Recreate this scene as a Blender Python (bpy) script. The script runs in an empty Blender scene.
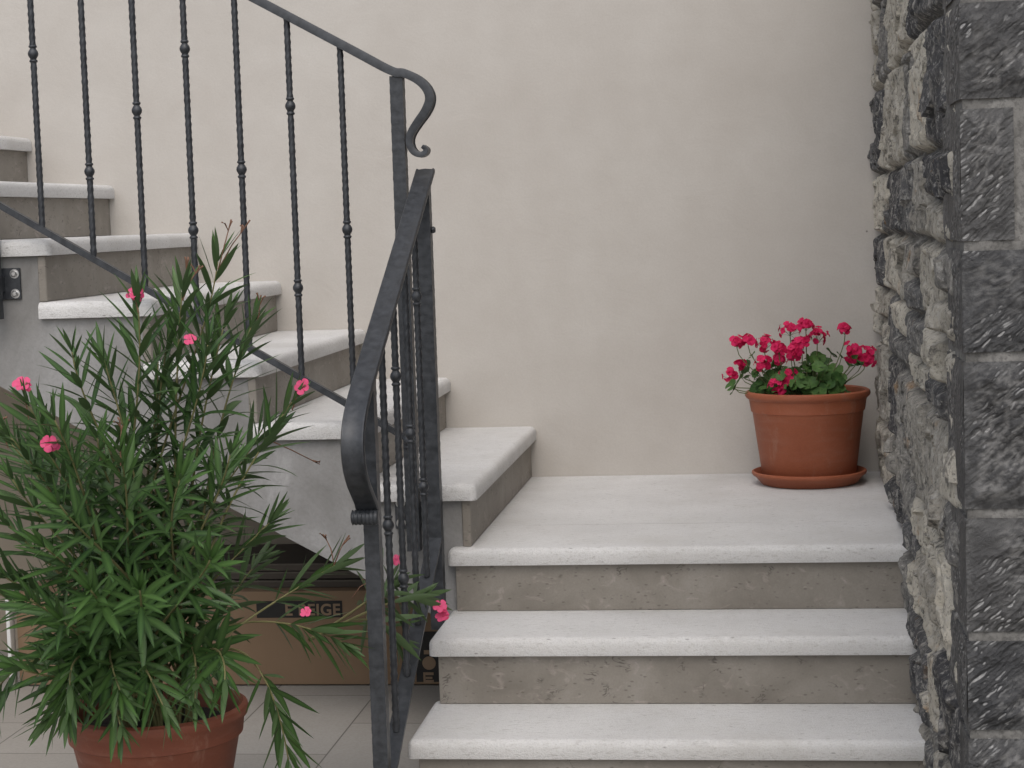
import bpy, bmesh, math, random
import numpy as np
from mathutils import Vector, Matrix, noise

C = bpy.context.scene
COL = C.collection
R = math.radians
random.seed(7)
rng = np.random.default_rng(7)

# ------------------------------------------------------------------ camera
CAM_LOC = Vector((0.8176, -6.1708, 0.8354))
YAW, PITCH, ROLL, FPX = 0.1309, 0.0852, -0.0333, 1929.8
cd = bpy.data.cameras.new("camera"); cam = bpy.data.objects.new("camera", cd); COL.objects.link(cam)
cd.sensor_width = 36.0; cd.lens = FPX * 36 / 1024; cd.clip_start = 0.05; cd.clip_end = 500
fwd = Vector((-math.sin(YAW) * math.cos(PITCH), math.cos(YAW) * math.cos(PITCH), -math.sin(PITCH)))
rgt = Vector((math.cos(YAW), math.sin(YAW), 0)); up = rgt.cross(fwd)
r2 = rgt * math.cos(ROLL) + up * math.sin(ROLL); u2 = up * math.cos(ROLL) - rgt * math.sin(ROLL)
cam.matrix_world = Matrix(((r2.x, u2.x, -fwd.x, CAM_LOC.x), (r2.y, u2.y, -fwd.y, CAM_LOC.y),
                           (r2.z, u2.z, -fwd.z, CAM_LOC.z), (0, 0, 0, 1)))
C.camera = cam
C.render.resolution_x, C.render.resolution_y = 1024, 768

# ------------------------------------------------------------------ sky, sun, exposure
SUN_EL, SUN_ROT = R(54), R(174)
SKY_STRENGTH, SUN_STRENGTH, SUN_ANGLE, EXPOSURE = 0.105, 0.75, R(95), 0.58
w = bpy.data.worlds.new("World"); C.world = w; w.use_nodes = True
nt = w.node_tree
bg = nt.nodes["Background"]; sky = nt.nodes.new("ShaderNodeTexSky")
sky.sky_type = 'NISHITA'; sky.sun_disc = False; sky.sun_elevation = SUN_EL; sky.sun_rotation = SUN_ROT
sky.air_density = 1.0; sky.dust_density = 4.0; sky.ozone_density = 1.0
hsv = nt.nodes.new("ShaderNodeHueSaturation"); hsv.inputs["Saturation"].default_value = 0.62   # an overcast sky
nt.links.new(sky.outputs[0], hsv.inputs["Color"]); nt.links.new(hsv.outputs[0], bg.inputs[0])
bg.inputs[1].default_value = SKY_STRENGTH
sl = bpy.data.lights.new("sun", 'SUN'); sun = bpy.data.objects.new("sun", sl); COL.objects.link(sun)
sl.energy = SUN_STRENGTH; sl.angle = SUN_ANGLE; sl.color = (1.0, 0.975, 0.94)
sd = Vector((math.sin(SUN_ROT) * math.cos(SUN_EL), math.cos(SUN_ROT) * math.cos(SUN_EL), math.sin(SUN_EL)))
sun.rotation_euler = (-sd).to_track_quat('-Z', 'Y').to_euler(); sun.location = (0, -8, 8)
C.view_settings.view_transform = 'Standard'; C.view_settings.look = 'None'
C.view_settings.exposure = EXPOSURE; C.view_settings.gamma = 1

# ------------------------------------------------------------------ material helpers
class NT:
    def __init__(s, name):
        m = bpy.data.materials.new(name); m.use_nodes = True
        s.m = m; s.t = m.node_tree; s.b = s.t.nodes["Principled BSDF"]
        s.tc = s.t.nodes.new("ShaderNodeTexCoord")
    def link(s, a, b): s.t.links.new(a, b)
    def mapping(s, scale=(1, 1, 1), rot=(0, 0, 0), out="Object"):
        n = s.t.nodes.new("ShaderNodeMapping"); n.inputs["Scale"].default_value = scale; n.inputs["Rotation"].default_value = rot
        s.link(s.tc.outputs[out], n.inputs[0]); return n.outputs[0]
    def noise(s, vec, scale, detail=4, rough=.55, dist=0.0):
        n = s.t.nodes.new("ShaderNodeTexNoise"); n.inputs["Scale"].default_value = scale
        n.inputs["Detail"].default_value = detail; n.inputs["Roughness"].default_value = rough; n.inputs["Distortion"].default_value = dist
        s.link(vec, n.inputs["Vector"]); return n.outputs["Fac"]
    def voro(s, vec, scale, feature='F1', rnd=1.0):
        n = s.t.nodes.new("ShaderNodeTexVoronoi"); n.feature = feature; n.inputs["Scale"].default_value = scale
        n.inputs["Randomness"].default_value = rnd
        s.link(vec, n.inputs["Vector"]); return n.outputs
    def ramp(s, fac, stops):
        n = s.t.nodes.new("ShaderNodeValToRGB"); e = n.color_ramp.elements
        while len(e) < len(stops): e.new(.5)
        for k, (p, c) in enumerate(stops):
            e[k].position = p; e[k].color = (c, c, c, 1) if isinstance(c, (int, float)) else (*c, 1)
        s.link(fac, n.inputs[0]); return n.outputs[0]
    def mix(s, fac, a, b, mode='MIX'):
        n = s.t.nodes.new("ShaderNodeMix"); n.data_type = 'RGBA'; n.blend_type = mode
        for sock, v in ((n.inputs[0], fac), (n.inputs[6], a), (n.inputs[7], b)):
            if isinstance(v, (int, float)): sock.default_value = v
            elif isinstance(v, tuple): sock.default_value = (*v, 1)
            else: s.link(v, sock)
        return n.outputs[2]
    def math(s, op, a, b=0.0):
        n = s.t.nodes.new("ShaderNodeMath"); n.operation = op
        for sock, v in ((n.inputs[0], a), (n.inputs[1], b)):
            if isinstance(v, (int, float)): sock.default_value = v
            else: s.link(v, sock)
        return n.outputs[0]
    def attr(s, name):
        n = s.t.nodes.new("ShaderNodeAttribute"); n.attribute_name = name; return n
    def bump(s, h, strength=.3, dist=.01, prev=None):
        n = s.t.nodes.new("ShaderNodeBump"); n.inputs["Strength"].default_value = strength; n.inputs["Distance"].default_value = dist
        s.link(h, n.inputs["Height"])
        if prev is not None: s.link(prev, n.inputs["Normal"])
        return n.outputs[0]
    def done(s, col, rough=.8, normal=None, metal=0.0, spec=.5):
        for sock, v in ((s.b.inputs["Base Color"], col), (s.b.inputs["Roughness"], rough)):
            if isinstance(v, tuple): sock.default_value = (*v, 1)
            elif isinstance(v, (int, float)): sock.default_value = v
            else: s.link(v, sock)
        s.b.inputs["Metallic"].default_value = metal
        s.b.inputs["Specular IOR Level"].default_value = spec
        if normal is not None: s.link(normal, s.b.inputs["Normal"])
        return s.m

def m_plaster():
    n = NT("wall_plaster"); v = n.mapping()
    big = n.noise(v, 1.3, 5, .6); mid = n.noise(v, 7, 5, .6); fine = n.noise(v, 170, 3, .6); grain = n.noise(v, 420, 2, .5)
    c = n.mix(n.ramp(big, [(.3, 0), (.7, 1)]), (.488, .460, .424), (.552, .530, .494))
    c = n.mix(n.math('MULTIPLY', n.ramp(mid, [(.35, 0), (.7, 1)]), .35), c, (.43, .40, .362))
    c = n.mix(n.math('MULTIPLY', n.ramp(fine, [(.35, 1), (.6, 0)]), .12), c, (.33, .29, .26))
    sp = n.voro(v, 6.0)["Distance"]
    c = n.mix(n.ramp(sp, [(.012, .75), (.024, 0)]), c, (.10, .09, .08))
    b = n.bump(n.noise(v, 60, 4, .65), .10, .004); b = n.bump(grain, .10, .0015, b)
    trow = n.noise(n.mapping((1, 1, 1.5), (0, R(35), 0)), 6, 6, .66, 1.2); b = n.bump(trow, .12, .012, n.bump(mid, .12, .012, b))
    c = n.mix(n.ramp(trow, [(.56, 0), (.72, .22)]), c, (.46, .425, .39))
    return n.done(c, .92, b, spec=.2)

def m_concrete():
    n = NT("stair_side_plaster"); v = n.mapping(); v2 = n.mapping((1, 1, .45), (0, R(35), 0))
    a = n.noise(v2, 4, 6, .62, .6); f = n.noise(v, 110, 3, .6)
    c = n.ramp(a, [(.30, (.172, .168, .160)), (.48, (.255, .252, .246)), (.60, (.305, .303, .30)), (.72, (.44, .44, .44))])
    c = n.mix(n.math('MULTIPLY', n.ramp(f, [(.35, 1), (.6, 0)]), .2), c, (.17, .165, .16))
    return n.done(c, .9, n.bump(f, .25, .003, n.bump(a, .2, .02)), spec=.2)

def m_tread():
    n = NT("bush_hammered_stone"); v = n.mapping(); vs = n.mapping((1, 3.2, 3.2))
    f = n.noise(v, 260, 3, .7); st = n.noise(vs, 46, 5, .74, .3); big = n.noise(v, 3.5, 4, .55)
    pit = n.voro(vs, 60)["Distance"]
    c = n.mix(n.ramp(big, [(.3, 0), (.7, 1)]), (.60, .596, .588), (.69, .687, .68))
    c = n.mix(n.math('MULTIPLY', n.ramp(f, [(.3, 1), (.52, 0)]), .40), c, (.36, .345, .325))
    c = n.mix(n.ramp(st, [(.54, 0), (.68, .55)]), c, (.34, .325, .305))
    wear = n.noise(v, 2.1, 6, .68); c = n.mix(n.ramp(wear, [(.52, 0), (.70, .35)]), c, (.47, .45, .415))
    dots = n.voro(vs, 15)["Distance"]
    c = n.mix(n.ramp(dots, [(.05, .7), (.10, 0)]), c, (.20, .19, .18))
    b = n.bump(f, .6, .005); b = n.bump(st, .2, .003, b)
    return n.done(c, .88, b, spec=.25)

def m_riser():
    n = NT("polished_beige_stone"); v = n.mapping(); vd = n.mapping((1, 1, 1.7), (0, R(-25), 0))
    a = n.noise(v, 5.5, 5, .6, .5); blot = n.noise(vd, 15, 4, .6, 1.2); worm = n.noise(vd, 17, 3, .55, 1.2); gate = n.noise(v, 21, 2, .5)
    c = n.ramp(a, [(.3, (.185, .168, .145)), (.55, (.245, .226, .198)), (.75, (.295, .275, .247))])
    c = n.mix(n.ramp(blot, [(.58, 0), (.72, .55)]), c, (.40, .355, .325))
    line = n.math('ABSOLUTE', n.math('SUBTRACT', worm, .5))
    lm = n.math('MULTIPLY', n.ramp(line, [(.008, 1), (.026, 0)]), n.ramp(gate, [(.61, 0), (.68, .7)]))
    c = n.mix(lm, c, (.07, .06, .055))
    fl = n.voro(n.mapping((1, 1, 2.2), (0, R(-30), 0)), 34)['Distance']; c = n.mix(n.ramp(fl, [(.10, .6), (.19, 0)]), c, (.10, .088, .075))
    f = n.noise(v, 200, 3, .6)
    c = n.mix(n.math('MULTIPLY', n.ramp(f, [(.35, 1), (.6, 0)]), .18), c, (.15, .125, .10))
    return n.done(c, .55, n.bump(f, .06, .002), spec=.3)

def m_iron():
    n = NT("forged_iron"); v = n.mapping(); f = n.noise(v, 55, 4, .6); g = n.noise(v, 380, 2, .5)
    c = n.mix(n.ramp(f, [(.35, 0), (.7, 1)]), (.030, .033, .038), (.056, .061, .069))
    return n.done(c, n.ramp(f, [(.3, .36), (.7, .52)]), n.bump(g, .08, .001, n.bump(f, .22, .003)), metal=.25, spec=.5)

def m_steel():
    n = NT("zinc_steel"); f = n.noise(n.mapping(), 90)
    return n.done(n.mix(f, (.5, .5, .5), (.75, .75, .75)), .28, metal=.9)

def m_terracotta(name, a, b_, rough=.55):
    n = NT(name); v = n.mapping(); g = n.noise(v, 9, 5, .6); f = n.noise(v, 240, 3, .6); vs = n.noise(n.mapping((1, 1, 6)), 11, 4, .6)
    c = n.mix(n.ramp(g, [(.3, 0), (.7, 1)]), a, b_)
    c = n.mix(n.math('MULTIPLY', n.ramp(vs, [(.5, 0), (.75, 1)]), .14), c, (.42, .25, .19))
    lime = n.noise(n.mapping((1, 1, .6)), 14, 6, .7, .4); c = n.mix(n.ramp(lime, [(.58, 0), (.74, .4)]), c, (.42, .27, .20))
    c = n.mix(n.math('MULTIPLY', n.ramp(f, [(.38, 1), (.6, 0)]), .15), c, (.10, .04, .025))
    return n.done(c, n.ramp(g, [(.3, rough - .08), (.7, rough + .12)]), n.bump(f, .05, .001, n.bump(g, .05, .004)), spec=.4)

def m_soil():
    n = NT("potting_soil"); v = n.mapping(); f = n.noise(v, 90, 5, .7)
    return n.done(n.ramp(f, [(.35, (.008, .006, .005)), (.7, (.045, .032, .024))]), .95, n.bump(f, .8, .01))

def m_leaf(name, dark, light, back, rough=.42):
    n = NT(name); at = n.attr("tone"); v = n.mapping(); f = n.noise(v, 70, 3, .6)
    c = n.mix(at.outputs["Fac"], dark, light)
    c = n.mix(n.math('MULTIPLY', f, .25), c, light)
    mid = n.attr("rib")
    c = n.mix(n.math('MULTIPLY', mid.outputs["Fac"], .38), c, tuple(min(1, x * 2.4) for x in light))
    geo = n.t.nodes.new("ShaderNodeNewGeometry")
    c = n.mix(geo.outputs["Backfacing"], c, back)
    n.done(c, rough, n.bump(f, .12, .002), spec=.4)
    tr = n.t.nodes.new("ShaderNodeBsdfTranslucent"); n.link(c, tr.inputs[0])
    mx = n.t.nodes.new("ShaderNodeMixShader"); mx.inputs[0].default_value = .22
    n.link(n.b.outputs[0], mx.inputs[1]); n.link(tr.outputs[0], mx.inputs[2])
    n.link(mx.outputs[0], n.t.nodes["Material Output"].inputs[0]); return n.m

def m_petal(name, a, b_):
    n = NT(name); at = n.attr("tone"); f = n.noise(n.mapping(), 120, 2)
    c = n.mix(at.outputs["Fac"], a, b_); c = n.mix(n.math('MULTIPLY', f, .3), c, a)
    n.done(c, .6, spec=.2)
    tr = n.t.nodes.new("ShaderNodeBsdfTranslucent"); n.link(c, tr.inputs[0])
    mx = n.t.nodes.new("ShaderNodeMixShader"); mx.inputs[0].default_value = .25
    n.link(n.b.outputs[0], mx.inputs[1]); n.link(tr.outputs[0], mx.inputs[2])
    n.link(mx.outputs[0], n.t.nodes["Material Output"].inputs[0]); return n.m

def m_stem(name, a, b_):
    n = NT(name); f = n.noise(n.mapping(), 45, 4)
    return n.done(n.mix(f, a, b_), .7, n.bump(f, .3, .003))

def m_card():
    n = NT("brown_cardboard"); v = n.mapping(); st = n.noise(n.mapping((90, 90, 3)), 1.0, 3); g = n.noise(v, 5, 4)
    c = n.mix(g, (.20, .135, .085), (.25, .175, .115)); c = n.mix(n.math('MULTIPLY', st, .2), c, (.19, .115, .065))
    return n.done(c, .85, n.bump(st, .08, .002), spec=.2)

def m_plain(name, a, b_, rough, scale=30):
    n = NT(name); f = n.noise(n.mapping(), scale, 4)
    return n.done(n.mix(f, a, b_), rough, n.bump(f, .08, .002), spec=.3)

def m_paving():
    n = NT("stone_paving"); v = n.mapping()
    br = n.t.nodes.new("ShaderNodeTexBrick"); n.link(n.mapping((1, 1, 1), (0, 0, R(90))), br.inputs["Vector"])
    br.inputs["Scale"].default_value = 1.0; br.inputs["Brick Width"].default_value = .60; br.inputs["Row Height"].default_value = .30
    br.inputs["Mortar Size"].default_value = .0022; br.inputs["Mortar Smooth"].default_value = .3; br.inputs["Bias"].default_value = 0
    br.inputs["Color1"].default_value = (.33, .31, .28, 1); br.inputs["Color2"].default_value = (.37, .35, .32, 1)
    br.inputs["Mortar"].default_value = (.13, .12, .105, 1)
    g = n.noise(v, 3.5, 5, .6); f = n.noise(v, 140, 3, .6)
    c = n.mix(n.math('MULTIPLY', n.ramp(g, [(.4, 0), (.75, 1)]), .35), br.outputs["Color"], (.27, .25, .22))
    c = n.mix(n.math('MULTIPLY', n.ramp(f, [(.35, 1), (.6, 0)]), .2), c, (.19, .175, .155))
    inv = n.math('SUBTRACT', 1.0, br.outputs["Fac"])
    return n.done(c, .75, n.bump(f, .1, .002, n.bump(inv, .4, .003)), spec=.3)

def m_rubble():
    n = NT("rubble_stone"); v = n.mapping(); at = n.attr("stone"); mo = n.attr("mortar")
    sep = n.t.nodes.new("ShaderNodeSeparateColor"); n.link(at.outputs["Color"], sep.inputs[0])
    lay = n.noise(n.mapping((1, 1, .55)), 13, 7, .72, .5); f = n.noise(v, 85, 5, .7); ff = n.noise(v, 330, 3, .6)
    base = n.ramp(sep.outputs[0], [(0, (.06, .06, .064)), (.3, (.115, .115, .117)), (.55, (.22, .212, .195)), (.75, (.40, .372, .315)), (1, (.58, .54, .455))])
    c = n.mix(n.ramp(lay, [(.34, .7), (.46, 0)]), base, (.045, .045, .05))
    c = n.mix(n.ramp(lay, [(.55, 0), (.70, .6)]), c, (.44, .415, .365))
    c = n.mix(n.math('MULTIPLY', n.ramp(n.noise(v, 9, 4, .6), [(.60, 0), (.70, .6)]), sep.outputs[1]), c, (.34, .19, .07))
    md = n.noise(v, 30, 6, .7, .8)
    c = n.mix(n.ramp(md, [(.36, .7), (.46, 0)]), c, (.045, .045, .048))
    c = n.mix(n.ramp(md, [(.53, 0), (.63, .6)]), c, (.46, .44, .40))
    c = n.mix(n.ramp(f, [(.36, .6), (.46, 0)]), c, (.05, .049, .048))
    c = n.mix(n.ramp(f, [(.55, 0), (.66, .5)]), c, (.56, .54, .50))
    c = n.mix(n.math('MULTIPLY', mo.outputs["Fac"], .8), c, n.mix(f, (.05, .048, .044), (.24, .23, .21)))
    return n.done(c, .85, n.bump(ff, .4, .003, n.bump(f, .7, .012)), spec=.25)

def m_quoin():
    n = NT("dark_limestone"); v = n.mapping(); tone = n.attr("tone")
    mp = n.t.nodes.new("ShaderNodeMapping"); mp.inputs["Scale"].default_value = (1, 1, 2.2); n.link(n.mapping((1, 1, 1), (0, R(42), 0)), mp.inputs[0])
    chv = mp.outputs[0]
    ch = n.noise(chv, 30, 6, .72, .3); g = n.noise(v, 7, 5, .65); f = n.noise(v, 110, 4, .7)
    mp2 = n.t.nodes.new("ShaderNodeMapping"); mp2.inputs["Scale"].default_value = (.62, 1.6, 3.0); n.link(n.mapping((1, 1, 1), (0, R(42), 0)), mp2.inputs[0])
    wv = n.t.nodes.new("ShaderNodeVectorMath"); wv.operation = 'ADD'
    nz = n.t.nodes.new("ShaderNodeTexNoise"); nz.inputs["Scale"].default_value = 28; n.link(v, nz.inputs["Vector"])
    sc = n.t.nodes.new("ShaderNodeVectorMath"); sc.operation = 'SCALE'; sc.inputs["Scale"].default_value = .045; n.link(nz.outputs["Color"], sc.inputs[0])
    n.link(mp2.outputs[0], wv.inputs[0]); n.link(sc.outputs[0], wv.inputs[1])
    vo = n.voro(wv.outputs[0], 46)["Distance"]
    gate = n.ramp(n.noise(v, 9, 4, .6, .5), [(.46, 0), (.60, 1)])
    mark = n.math('MULTIPLY', n.ramp(vo, [(.17, 1), (.32, 0)]), gate)
    c = n.mix(n.ramp(g, [(.3, 0), (.7, 1)]), (.015, .016, .018), (.046, .047, .050))
    c = n.mix(n.math('MULTIPLY', n.attr('block').outputs['Fac'], .32), c, (.105, .10, .094))
    c = n.mix(n.ramp(n.noise(v, 38, 6, .75), [(.56, 0), (.74, .42)]), c, (.16, .16, .16))
    band = n.math('MULTIPLY', tone.outputs["Fac"], n.ramp(n.noise(v, 22, 5, .7), [(.44, .0), (.62, .8)]))
    c = n.mix(band, c, (.235, .235, .23))
    c = n.mix(n.math('MULTIPLY', mark, .85), c, (.40, .40, .395))
    c = n.mix(n.math('MULTIPLY', n.attr('chip').outputs['Fac'], .5), c, (.30, .295, .285))
    return n.done(c, .66, n.bump(mark, .6, .006, n.bump(n.math('MULTIPLY', vo, n.ramp(n.noise(v, 9, 4, .6, .5), [(.38, .05), (.62, 1)])), .85, .010, n.bump(ch, .7, .008, n.bump(f, .6, .004)))), spec=.5)

def m_mortar():
    n = NT("lime_mortar"); v = n.mapping(); g = n.noise(v, 12, 5, .65); f = n.noise(v, 130, 4, .7)
    c = n.ramp(g, [(.3, (.115, .112, .105)), (.55, (.20, .195, .185)), (.75, (.29, .285, .27))])
    c = n.mix(n.ramp(f, [(.4, .5), (.52, 0)]), c, (.07, .068, .065))
    return n.done(c, .9, n.bump(f, .5, .004), spec=.2)

M = dict(infill=m_plain("brown_render", (.27, .23, .18), (.32, .275, .22), .9, 8), mortar=m_mortar(), plaster=m_plaster(), side=m_concrete(), tread=m_tread(), riser=m_riser(), iron=m_iron(), steel=m_steel(),
         terra=m_terracotta("terracotta_plastic", (.30, .085, .038), (.36, .112, .055)),
         terra_old=m_terracotta("weathered_terracotta", (.185, .055, .031), (.24, .076, .042), .62),
         soil=m_soil(), card=m_card(), paving=m_paving(), rubble=m_rubble(), quoin=m_quoin(),
         oleaf=m_leaf("oleander_leaf", (.014, .044, .013), (.058, .116, .030), (.075, .125, .05)),
         gleaf=m_leaf("geranium_leaf", (.022, .068, .016), (.078, .165, .036), (.08, .15, .05), .6),
         ostem=m_stem("oleander_stem", (.13, .14, .05), (.22, .19, .085)), twig=m_stem("bud_twig", (.16, .075, .05), (.22, .12, .07)),
         gstem=m_stem("geranium_stem", (.08, .13, .04), (.14, .16, .06)),
         opetal=m_petal("oleander_petal", (.72, .06, .19), (.85, .17, .32)), gpetal=m_petal("geranium_petal", (.52, .008, .07), (.80, .035, .16)),
         ink=m_plain("black_print", (.018, .017, .016), (.03, .028, .026), .7), print_tan=m_plain("printed_tan", (.21, .145, .095), (.26, .185, .12), .8),
         board=m_plain("dark_board", (.06, .05, .041), (.085, .071, .057), .7), white=m_plain("white_foam", (.62, .62, .60), (.72, .72, .70), .8),
         edge=m_plain("pale_board_edge", (.085, .075, .062), (.13, .115, .095), .8))

# ------------------------------------------------------------------ object helpers
def link(name, me, mat, parent=None, smooth=None):
    o = bpy.data.objects.new(name, me); COL.objects.link(o)
    if mat is not None: me.materials.append(mat)
    if parent is not None: o.parent = parent
    if smooth is not None:
        for p in me.polygons: p.use_smooth = True
        if smooth < 180:
            me.set_sharp_from_angle(angle=R(smooth))
    return o
def from_bm(name, bm, mat, parent=None, smooth=None):
    bmesh.ops.recalc_face_normals(bm, faces=bm.faces)
    me = bpy.data.meshes.new(name); bm.to_mesh(me); bm.free(); return link(name, me, mat, parent, smooth)
def from_pd(name, v, f, mat, parent=None, smooth=None, attrs=None):
    me = bpy.data.meshes.new(name); me.from_pydata([tuple(map(float, x)) for x in v], [], [tuple(map(int, x)) for x in f]); me.update()
    for k, vals in (attrs or {}).items():
        if np.ndim(vals) == 2:
            a = me.color_attributes.new(k, 'FLOAT_COLOR', 'POINT'); a.data.foreach_set("color", np.asarray(vals, np.float32).ravel())
        else:
            a = me.attributes.new(k, 'FLOAT', 'POINT'); a.data.foreach_set("value", np.asarray(vals, np.float32))
    return link(name, me, mat, parent, smooth)
def tag(o, label=None, cat=None, group=None, kind=None):
    if label: o["label"] = label
    if cat: o["category"] = cat
    if group: o["group"] = group
    if kind: o["kind"] = kind
    return o
def empty(name, label, cat, loc=(0, 0, 0), group=None):
    o = bpy.data.objects.new(name, None); COL.objects.link(o); o.location = loc; o.empty_display_size = .1
    return tag(o, label, cat, group)
def keep(o, root):            # part built in world coordinates under a root that is not at the origin
    o.matrix_parent_inverse = Matrix.Translation(-root.location); return o
def box_bm(x0, x1, y0, y1, z0, z1, bm=None):
    bm = bm or bmesh.new()
    vs = [bm.verts.new(p) for p in ((x0, y0, z0), (x1, y0, z0), (x1, y1, z0), (x0, y1, z0), (x0, y0, z1), (x1, y0, z1), (x1, y1, z1), (x0, y1, z1))]
    for q in ((0, 3, 2, 1), (4, 5, 6, 7), (0, 1, 5, 4), (1, 2, 6, 5), (2, 3, 7, 6), (3, 0, 4, 7)): bm.faces.new([vs[i] for i in q])
    return bm
def bevel(bm, pick, r, seg=4):
    es = [e for e in bm.edges if pick(e)]
    bmesh.ops.bevel(bm, geom=es, offset=r, segments=seg, profile=.5, affect='EDGES', clamp_overlap=True); return bm
def mid(e): return (e.verts[0].co + e.verts[1].co) / 2
def prism(poly, axis, a, b, bm=None):           # poly in the plane across the axis
    bm = bm or bmesh.new()
    def P(p, t): return (p[0], t, p[1]) if axis == 'y' else (t, p[0], p[1])
    A = [bm.verts.new(P(p, a)) for p in poly]; B = [bm.verts.new(P(p, b)) for p in poly]
    bm.faces.new(A); bm.faces.new(B[::-1]); n = len(poly)
    for i in range(n): bm.faces.new((A[i], A[(i + 1) % n], B[(i + 1) % n], B[i]))
    return bm
def lathe(profile, n=64, c=(0, 0, 0), bm=None):
    bm = bm or bmesh.new(); rings = []
    for r_, z in profile:
        if r_ < 1e-5: rings.append([bm.verts.new((c[0], c[1], c[2] + z))])
        else: rings.append([bm.verts.new((c[0] + r_ * math.cos(2 * math.pi * k / n), c[1] + r_ * math.sin(2 * math.pi * k / n), c[2] + z)) for k in range(n)])
    for a, b in zip(rings, rings[1:]):
        for k in range(n):
            k2 = (k + 1) % n
            if len(a) == 1 and len(b) == 1: continue
            if len(a) == 1: bm.faces.new((a[0], b[k2], b[k]))
            elif len(b) == 1: bm.faces.new((a[k], a[k2], b[0]))
            else: bm.faces.new((a[k], a[k2], b[k2], b[k]))
    return bm

# ------------------------------------------------------------------ setting
RZ, S = .165, .044            # riser height, slab thickness
GL, TL = -1.354, .304         # landing nosing, lower going
XA, GU, YO = .0786, .2746, -1.334
FLOOR = -3 * RZ
bm = bmesh.new(); bm.faces.new([bm.verts.new(p) for p in ((-40, -60, FLOOR), (40, -60, FLOOR), (40, 40, FLOOR), (-40, 40, FLOOR))])
tag(from_bm("pavement", bm, M['paving']), "pale stone paving slabs at the foot of the stairs", None, None, "structure")

bm = box_bm(-5.5, 3.0, 0, .35, FLOOR - .05, 4.2)
tag(from_bm("house_wall", bm, M['plaster']), "plain pale beige plastered house wall behind the stairs", "wall")

# ------------------------------------------------------------------ staircase
st = empty("staircase", "L shaped staircase with pale rough stone treads and beige risers", "staircase", (.6, -.7, FLOOR))
NU = 9
nose = [XA - GU * i for i in range(NU + 1)]
RT = .022
poly = [(.02, FLOOR), (.02, -.215)]
sl_ = .545
xe = nose[-1] - .4
poly += [(xe, -.215 + sl_ * (.02 - xe))]
top = [(nose[0] - .018 - RT, FLOOR)]
for i in range(NU):
    xb = nose[i] - .018 - RT
    top.append((xb, RZ * (i + 1) - S)); top.append((nose[i + 1] - .018 - RT, RZ * (i + 1) - S)) if i < NU - 1 else top.append((xe, RZ * (i + 1) - S))
poly += top[::-1]
keep(from_bm("stair_side", prism(poly, 'y', -1.315, -.001), M['side'], st), st)
lower = [(-.001, FLOOR), (-.001, -S), (GL + .04, -S), (GL + .04, -RZ - S), (GL - TL + .04, -RZ - S), (GL - TL + .04, -2 * RZ - S), (GL - 2 * TL + .04, -2 * RZ - S), (GL - 2 * TL + .04, FLOOR)]
keep(from_bm("step_core", prism(lower, 'x', .024, 1.19), M['side'], st), st)
keep(from_bm("infill_panel", prism([(.0, FLOOR), (.0, -.2), (xe + .02, -.215 + sl_ * (.02 - xe) + .02), (xe + .02, FLOOR)], 'y', -.30, -.26), M['infill'], st), st)
def slab(name, x0, x1, y0, y1, zt, front=None, left=False, right=False):
    bm = box_bm(x0, x1, y0, y1, zt - S, zt)
    e = 1e-5
    def fy(ed, y): return all(abs(v.co.y - y) < e for v in ed.verts)
    def fx(ed, x): return all(abs(v.co.x - x) < e for v in ed.verts)
    def fz(ed, z): return all(abs(v.co.z - z) < e for v in ed.verts)
    def big(ed):
        return (fz(ed, zt) and ((front and fy(ed, y0)) or (left and fx(ed, x0)) or (right and fx(ed, x1)))) or \
               (fy(ed, y0) and front and ((left and fx(ed, x0)) or (right and fx(ed, x1))))
    bevel(bm, big, .019, 5)
    def low(ed): return fz(ed, zt - S) and len(ed.link_faces) == 2 and ((front and fy(ed, y0)) or (left and fx(ed, x0)) or (right and fx(ed, x1)))
    bevel(bm, low, .006, 2)
    o = from_bm(name, bm, M['tread'], st, 40); return keep(o, st)
# lower flight: landing in two slabs with a joint, then two treads
slab("landing_slab", .03, 1.185, -.982, -.001, 0)
slab("tread", 0, 1.18, GL, -.986, 0, True, True)
for k in (1, 2): slab("tread", -.002 * k, 1.18, GL - TL * k, GL - TL * (k - 1) + .05, -RZ * k, True, True)
for k in range(3):
    y = GL - TL * k + .018
    bm = bevel(box_bm(.019, 1.182, y, y + RT, -RZ * (k + 1) + .0005, -RZ * k - S), lambda e: True, .0015, 1)
    keep(from_bm("riser", bm, M['riser'], st), st)
# upper flight
for i in range(NU):
    zt = RZ * (i + 1); xb = nose[i + 1] - .018 - RT if i < NU - 1 else xe
    slab("tread", xb, nose[i], YO, -.001, zt, True, False, True)
    xr = nose[i] - .018
    bm = bevel(box_bm(xr - RT, xr, -1.322, -.001, zt - RZ + .0005, zt - S), lambda e: True, .002, 1)
    keep(from_bm("riser", bm, M['riser'], st), st)

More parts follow.
